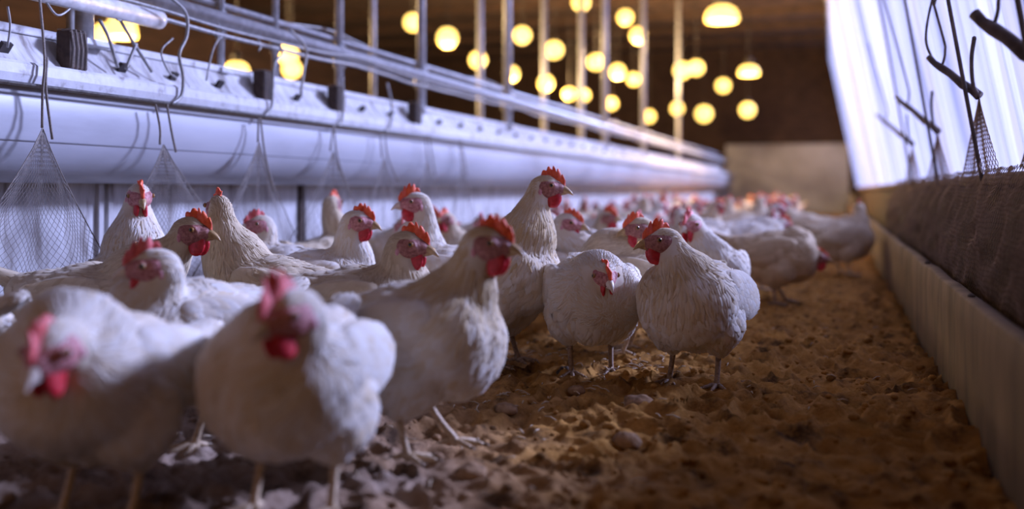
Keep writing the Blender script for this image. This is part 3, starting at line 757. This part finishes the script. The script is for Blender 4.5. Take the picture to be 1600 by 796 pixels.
    for s in (1, -1): fm.ell(head + hdir * 0.014 + hs * s * 0.0225 + hu * 0.006, (0.0098, 0.0042, 0.0085), HM, 12, 8)
    for s in (1, -1): fm.ell(head - hdir * 0.002 + hs * s * 0.0145 - hu * 0.004, (0.0265, 0.0150, 0.0215), HM, 16, 12)
    fme = remeshed(fm, 0.0026 if detail == 2 else 0.005, 2)
    meshes['face'] = fme
    # eyes
    eyes = []
    for s in (1, -1):
        ec = head + hdir * 0.014 + hs * s * 0.0285 + hu * 0.006
        e = MB(); e.ell(ec, (0.0056, 0.0040, 0.0056), HM, 14, 10)
        p_ = MB(); p_.ell(ec + hs * s * 0.0020, (0.0038, 0.0028, 0.0038), HM, 12, 8)
        eyes.append((e, p_))
    meshes['eye'] = eyes
    # ear lobes
    lb = []
    for s in (1, -1):
        e = MB(); e.ell(head - hdir * 0.012 + hs * s * 0.0260 - hu * 0.013, (0.0050, 0.0045, 0.0095), HM, 12, 10); lb.append(e)
    meshes['ear_lobe'] = lb
    # beak
    bk = MB(); b0 = head + hdir * 0.036 - hu * 0.0005; n = 8
    ptsb = [b0 + hdir * (0.029 * t) - hu * (0.012 * t * t) for t in [k / n for k in range(n + 1)]]
    bk.tube(ptsb, [0.0090 * (1 - (k / n) ** 1.5) + 0.0010 for k in range(n + 1)], 12)
    meshes['beak'] = bk
    bl = MB(); b1 = head + hdir * 0.034 - hu * 0.0085
    bl.tube([b1 + hdir * (0.020 * t) + hu * 0.001 * t for t in (0, .3, .6, .85, 1)], [0.008, 0.0068, 0.005, 0.003, 0.001], 10)
    meshes['lower_beak'] = bl
    # comb: serrated upright blade, slightly leaning
    cm = MB(); K = 26; pts_t = []; pts_b = []
    crn = crown
    for i in range(K + 1):
        t = i / K
        x = 0.044 - 0.058 * t
        zb = 0.014 + 0.016 * math.sin(min(1, t * 1.25) * math.pi * 0.55)
        env = math.sin(math.pi * min(1, 0.08 + t * 0.97)) ** 0.6
        tooth = abs(math.sin(t * math.pi * 5.0 + 0.2)) ** 0.75
        h = (0.0085 + 0.0115 * tooth) * env * (1.0 + crn)
        pts_b.append((x, zb - 0.006)); pts_t.append((x - 0.004 * tooth - 0.004 * t, zb + h))
    vs = []; fs = []
    for side, th in ((1, 1), (-1, 1)):
        for i in range(K + 1):
            bx, bz = pts_b[i]; tx, tz = pts_t[i]
            for j in range(5):
                v = j / 4
                y = side * (0.0042 * (1 - v * 0.65)) * (1 if 0 < i < K else 0.3) + 0.004 * v * math.sin(i * 0.5)
                vs.append(head + HM @ Vector((bx + (tx - bx) * v, y, bz + (tz - bz) * v)))
    n1 = (K + 1) * 5
    for i in range(K):
        for j in range(4):
            a = i * 5 + j; fs.append((a, a + 5, a + 6, a + 1)); fs.append((n1 + a, n1 + a + 1, n1 + a + 6, n1 + a + 5))
        a = i * 5 + 4; fs.append((a, a + 5, n1 + a + 5, n1 + a))
    for i in (0, K):
        for j in range(4):
            a = i * 5 + j; fs.append((a, a + 1, n1 + a + 1, n1 + a))
    cm.add(vs, fs); meshes['comb'] = cm
    # wattles
    wt = []
    for s in (1, -1):
        wmb = MB(); c0 = head + hdir * 0.018 + hs * s * 0.0085 - hu * 0.013
        for k in range(7):
            t = k / 6; c = c0 - Vector((0, 0, 1)) * (0.027 * t) + hdir * (-0.003 * t) + hs * s * 0.002 * t
            rr = 0.0100 + 0.0062 * math.sin(math.pi * min(1, t * 0.85 + 0.15))
            wmb.ell(c, (rr * 1.2, 0.0062, rr * (1.0 if t < 0.9 else 0.8)), HM, 12, 8)
        wt.append(wmb)
    meshes['wattle'] = wt
    # legs
    lg = []
    for (hock, foot, s) in legs:
        sh = MB(); kn = hock + Vector((0, 0, 0.012))
        sh.tube(spline([kn, hock, hock.lerp(foot, 0.5) + Vector((0.001, 0, 0)), foot + Vector((0, 0, 0.012)), foot], 3), [0.0095, 0.0098, 0.0096, 0.0088, 0.0076, 0.007, 0.0068, 0.0068, 0.007, 0.0075, 0.0085, 0.009, 0.008][:13], 10)
        toes = []
        for an, L in ((0, 0.058), (38, 0.047), (-38, 0.047), (180, 0.026)):
            d = Matrix.Rotation(R(an + s * 4), 3, 'Z') @ Vector((1, 0, 0)); tt = MB()
            pts = [foot + Vector((0, 0, 0.002)), foot + d * L * 0.3 + Vector((0, 0, 0.007)), foot + d * L * 0.6 + Vector((0, 0, 0.004)), foot + d * L * 0.85 + Vector((0, 0, 0.003)), foot + d * L + Vector((0, 0, 0.001))]
            tt.tube(spline(pts, 2), [0.0065, 0.0062, 0.0056, 0.0058, 0.005, 0.0052, 0.0044, 0.0042, 0.0035], 8)
            cl = MB(); cl.tube([pts[-1], pts[-1] + d * 0.006 + Vector((0, 0, 0.0015)), pts[-1] + d * 0.013 - Vector((0, 0, 0.003))], [0.0032, 0.0024, 0.0005], 6)
            toes.append((tt, cl))
        lg.append((sh, toes))
    meshes['leg'] = lg
    def sc_(mb_):
        mb_.v = [tuple(head + (Vector(v) - head) * HSC) for v in mb_.v]
    for k in ('beak', 'lower_beak', 'comb'): sc_(meshes[k])
    for e, p_ in meshes['eye']: sc_(e); sc_(p_)
    for e in meshes['ear_lobe'] + meshes['wattle']: sc_(e)
    for v in fme.vertices: v.co = head + (v.co - head) * HSC
    return meshes

def hen(px, fy, heading, hx, hy, hD, hyaw, hpitch, label, mats=('feather', 'comb', 'wattle', 'face', 'beak', 'leg'), D=None, group='white broiler hens in the near flock', detail=2, name='hen', **kw):
    D = D or F * CH / (fy - HZ)
    loc = P(px, HZ, D); loc.z = 0
    wdir = RT * math.cos(R(heading)) + FW * math.sin(R(heading)); rz = math.atan2(wdir.y, wdir.x)
    Mi = Matrix.Rotation(-rz, 3, 'Z')
    hw = P(hx, hy, D + hD); hl = Mi @ (hw - loc)
    hd = RT * math.cos(R(hyaw)) * math.cos(R(hpitch)) + FW * math.sin(R(hyaw)) * math.cos(R(hpitch)) + UP * math.sin(R(hpitch))
    ms = hen_meshes(hl, Mi @ hd, detail=detail, seed=int(px + hy), **kw)
    t = empty(name, loc, rz); tag(t, label, 'hen', group)
    fill_hen(t, ms, mats)
    return t
def addmesh(name, me, mat, parent, smooth=True):
    if isinstance(me, MB): return me.build(name, mat, parent, smooth, merge=False)
    me.materials.clear(); me.materials.append(M[mat]); me.name = name
    me.polygons.foreach_set('use_smooth', [True] * len(me.polygons))
    o = bpy.data.objects.new(name, me); col.objects.link(o); o.parent = parent; return o
def fill_hen(t, ms, mats):
    fe, co_, wa, fa, be, le = mats
    body = addmesh('plumage', ms['plumage'], fe, t)
    for wm in ms['wing']: addmesh('wing', wm, fe, t)
    addmesh('tail', ms['tail'], fe, t)
    face = addmesh('face', ms['face'], fa, t)
    for e, p in ms['eye']:
        eo = addmesh('eye', e, 'iris', face); addmesh('pupil', p, 'pupil', face)
    for e in ms['ear_lobe']: addmesh('ear_lobe', e, 'lobe', face)
    addmesh('beak', ms['beak'], be, t); addmesh('lower_beak', ms['lower_beak'], be, t)
    addmesh('comb', ms['comb'], co_, t)
    for w_ in ms['wattle']: addmesh('wattle', w_, wa, t)
    for sh, toes in ms['leg']:
        l = addmesh('leg', sh, le, t)
        for tt, cl in toes: addmesh('toe', tt, le, l); addmesh('claw', cl, 'claw', l)

W_ = ('feather', 'comb', 'wattle', 'face', 'beak', 'leg')
PK = ('feather', 'comb_pink', 'wattle', 'face', 'beak_pale', 'leg')
CR = ('feather_cream', 'comb', 'wattle', 'face_dark', 'beak', 'leg')
DK = ('feather_cream', 'comb', 'wattle', 'face_dark', 'beak', 'leg_dark')
WD = ('feather', 'comb', 'wattle', 'face_dark', 'beak', 'leg_dark')
HENS = [
 dict(px=160, fy=812, heading=-108, hx=82, hy=545, hD=-0.18, hyaw=-100, hpitch=-30, label='out-of-focus white hen filling the bottom left corner, facing the camera with head lowered', mats=PK, fat=0.93, pitch=0.16),
 dict(px=462, fy=800, heading=-98, hx=452, hy=492, hD=-0.16, hyaw=-128, hpitch=-16, label='blurred white hen in the centre foreground facing the camera, tall rosy comb', mats=PK, fat=0.93, crown=0.7),
 dict(px=648, fy=708, heading=-10, hx=762, hy=383, hD=-0.04, hyaw=-20, hpitch=-6, label='white hen standing sideways at centre, orange comb, facing right with both legs showing', mats=('feather', 'comb', 'wattle', 'face_dark', 'beak', 'leg'), fat=1.0, crown=.2, leg_off=((0.05, 0.0), (-0.01, 0.0)), pitch=0.12, pale=.6),
 dict(px=786, fy=571, heading=-32, hx=855, hy=293, hD=-0.02, hyaw=-10, hpitch=-6, label='tallest hen, cream hackled, stretching its neck above all others and facing right', mats=WD, pale=.6, crown=.3, pitch=0.35, leg_off=((0.0, 0.0), (0.0, 0.0)), legz=0.02),
 dict(px=924, fy=583, heading=-84, hx=943, hy=430, hD=-0.14, hyaw=-74, hpitch=-22, label='hunched white hen facing the camera with its head tucked low against its chest', mats=('feather', 'comb', 'wattle', 'face', 'beak_pale', 'leg_dark'), crown=-.6, leg_off=((0.0, -0.01), (0.03, 0.0)), fat=1.05),
 dict(px=1085, fy=603, heading=-118, hx=1035, hy=378, hD=-0.06, hyaw=-172, hpitch=-4, label='white hen standing rightmost in focus, breast to camera and head turned left', mats=WD, pale=.4, crown=.2, fat=1.02, pitch=0.12),
 dict(px=290, fy=0, D=2.02, heading=-135, hx=238, hy=418, hD=-0.10, hyaw=-162, hpitch=-8, label='white hen between the two foreground hens, pink comb, beak pointing left', mats=PK, crown=.2),
 dict(px=150, fy=0, D=2.48, heading=-6, hx=300, hy=362, hD=-0.05, hyaw=-12, hpitch=-6, label='hen at left with a long cream back and tail, orange comb, facing right', mats=DK, crown=.1),
 dict(px=424, fy=0, D=2.75, heading=168, hx=342, hy=325, hD=0.0, hyaw=118, hpitch=0, label='hen with its face turned away, neck raised beside the hen with the long cream back', mats=CR, tail=.55, pitch=0.1),
 dict(px=202, fy=0, D=2.92, heading=-60, hx=218, hy=307, hD=-0.05, hyaw=-60, hpitch=-18, label='hen standing by the wall under the second net bag, face mottled red', mats=W_, crown=-.3, pitch=0.3),
 dict(px=440, fy=0, D=3.35, heading=170, hx=405, hy=352, hD=0.0, hyaw=-150, hpitch=-5, label='small distant hen head peeping out right of the hen with its face turned away', mats=PK, detail=1),
 dict(px=500, fy=0, D=3.05, heading=5, hx=560, hy=347, hD=-0.02, hyaw=-12, hpitch=-8, label='orange-combed white hen facing right behind the cream hen, left of centre', mats=W_, crown=.1),
 dict(px=572, fy=0, D=2.40, heading=-10, hx=638, hy=385, hD=-0.04, hyaw=-14, hpitch=-7, label='cream hen with dark red face and bright wattles, just behind the sideways centre hen', mats=CR, crown=.1),
 dict(px=695, fy=0, D=3.25, heading=172, hx=648, hy=318, hD=-0.04, hyaw=-165, hpitch=-5, label='white hen facing left with a raised red comb, left of the tallest hen', mats=('feather', 'comb', 'wattle', 'face', 'beak_pale', 'leg'), crown=.4, pitch=0.12),
 dict(px=515, fy=0, D=4.0, heading=60, hx=520, hy=318, hD=0.0, hyaw=70, hpitch=0, label='far hen seen from behind, only its dark head and comb above the white orange-combed hen', mats=DK, detail=1),
 dict(px=880, fy=0, D=3.5, heading=-30, hx=888, hy=350, hD=-0.06, hyaw=-15, hpitch=-8, label='hen peeping out behind the tallest hen, wattles showing at its breast', mats=W_),
 dict(px=985, fy=575, heading=165, hx=998, hy=358, hD=-0.05, hyaw=-165, hpitch=-8, label='cream hen behind the hunched hen and the rightmost hen, pale legs showing between them', mats=CR, D=3.15, pitch=0.1),
 dict(px=1110, fy=0, D=3.45, heading=-100, hx=1080, hy=352, hD=-0.06, hyaw=-130, hpitch=-10, label='white hen just behind the rightmost in-focus hen, over its shoulder', mats=PK),
 dict(px=1215, fy=476, heading=-8, hx=1276, hy=402, hD=-0.05, hyaw=-15, hpitch=-12, label='shade-tinted hen walking right with head low, alone on the litter at right', mats=('feather_shaded', 'comb', 'wattle', 'face_dark', 'beak', 'leg_dark'), detail=1, crown=-.6, leg_off=((0.03, 0), (-0.03, 0))),
 dict(px=-165, fy=0, D=1.95, heading=170, hx=-290, hy=420, hD=0.0, hyaw=-170, hpitch=0, label='white hen cut off by the left edge, only its rump in the picture', mats=W_, detail=1),
 dict(px=905, fy=0, D=3.75, heading=160, hx=850, hy=345, hD=0.0, hyaw=170, hpitch=0, label='white hen rump behind the hunched hen, right of the tallest hen', mats=W_, detail=1),
]
for h in HENS: hen(**h)

# the flock behind: a few modelled birds, copied with all their parts
protos = []
for i, (hd, hdir, fe) in enumerate(((Vector((0.15, 0.02, 0.37)), Vector((1, 0.1, -0.1)), 'W'), (Vector((0.13, -0.05, 0.34)), Vector((0.6, -0.8, -0.1)), 'P'), (Vector((0.17, 0.0, 0.30)), Vector((1, 0, -0.35)), 'W'), (Vector((0.12, 0.04, 0.39)), Vector((0.5, 0.9, 0)), 'C'))):
    ms = hen_meshes(hd, hdir, detail=1, seed=900 + i)
    t = empty('hen', (0, 0, 0)); fill_hen(t, ms, {'W': W_, 'P': PK, 'C': CR}[fe]); protos.append(t)
kids = {}
for o in col.objects:
    if o.parent: kids.setdefault(o.parent.name, []).append(o)
def copy_tree(o, parent=None):
    c = o.copy(); col.objects.link(c); c.parent = parent
    for ch in kids.get(o.name, ()): copy_tree(ch, c)
    return c
spots = []
def free(p, r=0.33):
    return all((p - q).length > r for q in spots)
for h in HENS:
    D = h.get('D') or F * CH / (h['fy'] - HZ); p = P(h['px'], HZ, D); spots.append(Vector((p.x, p.y, 0)))
named = [(600, 4.3, -30, 'far hen with a brown face between the white orange-combed hen and the left-facing hen'), (740, 4.4, 175, 'far hen with a red face left of the tallest hen, lower of two'), (768, 5.2, -170, 'far hen with a raised red comb left of the tallest hen, upper of two'),
         (718, 5.0, -20, 'far brownish hen head right of the left-facing hen'), (940, 4.6, -100, 'far white hen just right of the tallest hen beak'), (1318, 6.0, 10, 'tan hen farthest right beside the curb, legs showing'), (1175, 5.1, 20, 'hen behind the walking hen, at its tail'), (1255, 6.8, 170, 'white hen behind the walking hen head')]
used = set()
def place(p, yaw, lab, grp):
    k = random.randrange(4); pr = protos[k]
    if k not in used: used.add(k); c = pr
    else: c = copy_tree(pr)
    c.location = (p.x, p.y, 0); wd = RT * math.cos(R(yaw)) + FW * math.sin(R(yaw)); c.rotation_euler = (0, 0, math.atan2(wd.y, wd.x))
    s = random.uniform(0.95, 1.08); c.scale = (s, s, s)
    tag(c, lab, 'hen', grp); spots.append(Vector((p.x, p.y, 0)))
for px, D, yaw, lab in named:
    p = P(px, HZ, D); p.z = 0; place(p, yaw, lab, 'hens in the middle distance')
cnt = 0; tries = 0
while cnt < 62 and tries < 6000:
    tries += 1
    y = random.uniform(3.9, 15); D0 = y
    x = random.uniform(-2.0, -0.25 - 0.02 * y)
    p = Vector((x, y, 0))
    if not free(p, 0.38 if y < 8 else 0.45): continue
    v = p; Dc = v.dot(FW); pxx = 800 + F * v.dot(RT) / Dc
    if not (560 < pxx < 1290): continue
    if pxx > 1135 and Dc < 5.2: continue
    place(p, random.choice((-160, -120, -90, -60, -20, 10, 170, 200)) + random.uniform(-15, 15), 'one of the blurred pale hens crowding the far end of the barn', 'far flock at the end of the barn'); cnt += 1

# ------------------------------------------------------------------ things on the litter
def clod(px, py, r, lab, seed, mat='clod', flatn=0.6):
    D = F * CH / (py - HZ); p = P(px, HZ, D); p.z = 0
    q = MB(); q.ell((0, 0, 0), (r, r * 0.8, r * flatn), None, 28, 18)
    q.v = [tuple(Vector(v) * (1 + 0.22 * noise.noise(Vector(v) * (1.4 / r) + Vector((seed, 0, 0))) + 0.10 * noise.noise(Vector(v) * (4.5 / r) + Vector((0, seed, 0))))) for v in q.v]
    o = q.build('litter_clod', mat); o.location = (p.x, p.y, r * flatn * 0.25 - 0.004)
    tag(o, lab, 'clod', 'clods on the litter'); return o
clod(1000, 636, 0.042, 'largest smooth clod of litter below the rightmost in-focus hen', 3)
clod(882, 582, 0.020, 'dark purple-black dropping between the hunched hen and the tallest hen', 5, 'block', 0.8)
clod(900, 610, 0.022, 'small clod in front of the hunched hen', 8)
clod(1165, 600, 0.018, 'small clod right of the rightmost in-focus hen feet', 11)
clod(790, 640, 0.026, 'clod below the tallest hen feet', 13)
clod(980, 690, 0.030, 'blurred clod in the centre foreground', 17)
clod(735, 740, 0.028, 'blurred clod beside the feet of the sideways centre hen', 19)
q = MB(); rnd = random.Random(4)
for (cx, cy, n, sx, sy) in ((975, 574, 60, 45, 12), (830, 552, 22, 30, 8), (940, 582, 26, 60, 10), (820, 625, 46, 90, 12), (700, 700, 30, 200, 40), (1200, 560, 50, 160, 50)):
    for i in range(n):
        px = rnd.gauss(cx, sx); py = max(400, rnd.gauss(cy, sy)); D = F * CH / (py - HZ); p = P(px, HZ, D)
        if p.x > 0.25: continue
        p.z = float(litter_h(p.x, p.y)) + 0.006; an = rnd.uniform(0, math.pi); L = rnd.uniform(0.012, 0.035)
        d = Vector((math.cos(an), math.sin(an), rnd.uniform(-0.1, 0.25))) * L
        q.tube([p, p + d * 0.5 + Vector((0, 0, 0.003)), p + d], [0.0014, 0.0017, 0.001], 4)
o = q.build('straw', 'straw', merge=False); tag(o, 'loose bits of straw scattered on the litter under the hens', 'straw', kind='stuff')
# crumbs of litter, uncountable
q = MB(); rnd = random.Random(9)
for i in range(3200):
    y = 0.9 + 4.2 * rnd.random() ** 1.4; x = rnd.uniform(-1.9, 0.26)
    r = rnd.choice((0.004, 0.005, 0.006, 0.008, 0.011)) * rnd.uniform(0.8, 1.2)
    z = float(litter_h(x, y)) + r * 0.2
    n0 = len(q.v); q.ell((x, y, z), (r * rnd.uniform(.8, 1.4), r, r * 0.7), Matrix.Rotation(rnd.random() * 3, 3, 'Z'), 7, 5)
    for k in range(n0, len(q.v)):
        v = Vector(q.v[k]); q.v[k] = tuple(v + Vector((x, y, z) - v) * (-0.3 * noise.noise(v * 160))) if False else tuple(v)
o = q.build('litter_crumbs', 'litter', merge=False); tag(o, 'small crumbs of bedding strewn over the floor', 'litter', kind='stuff')
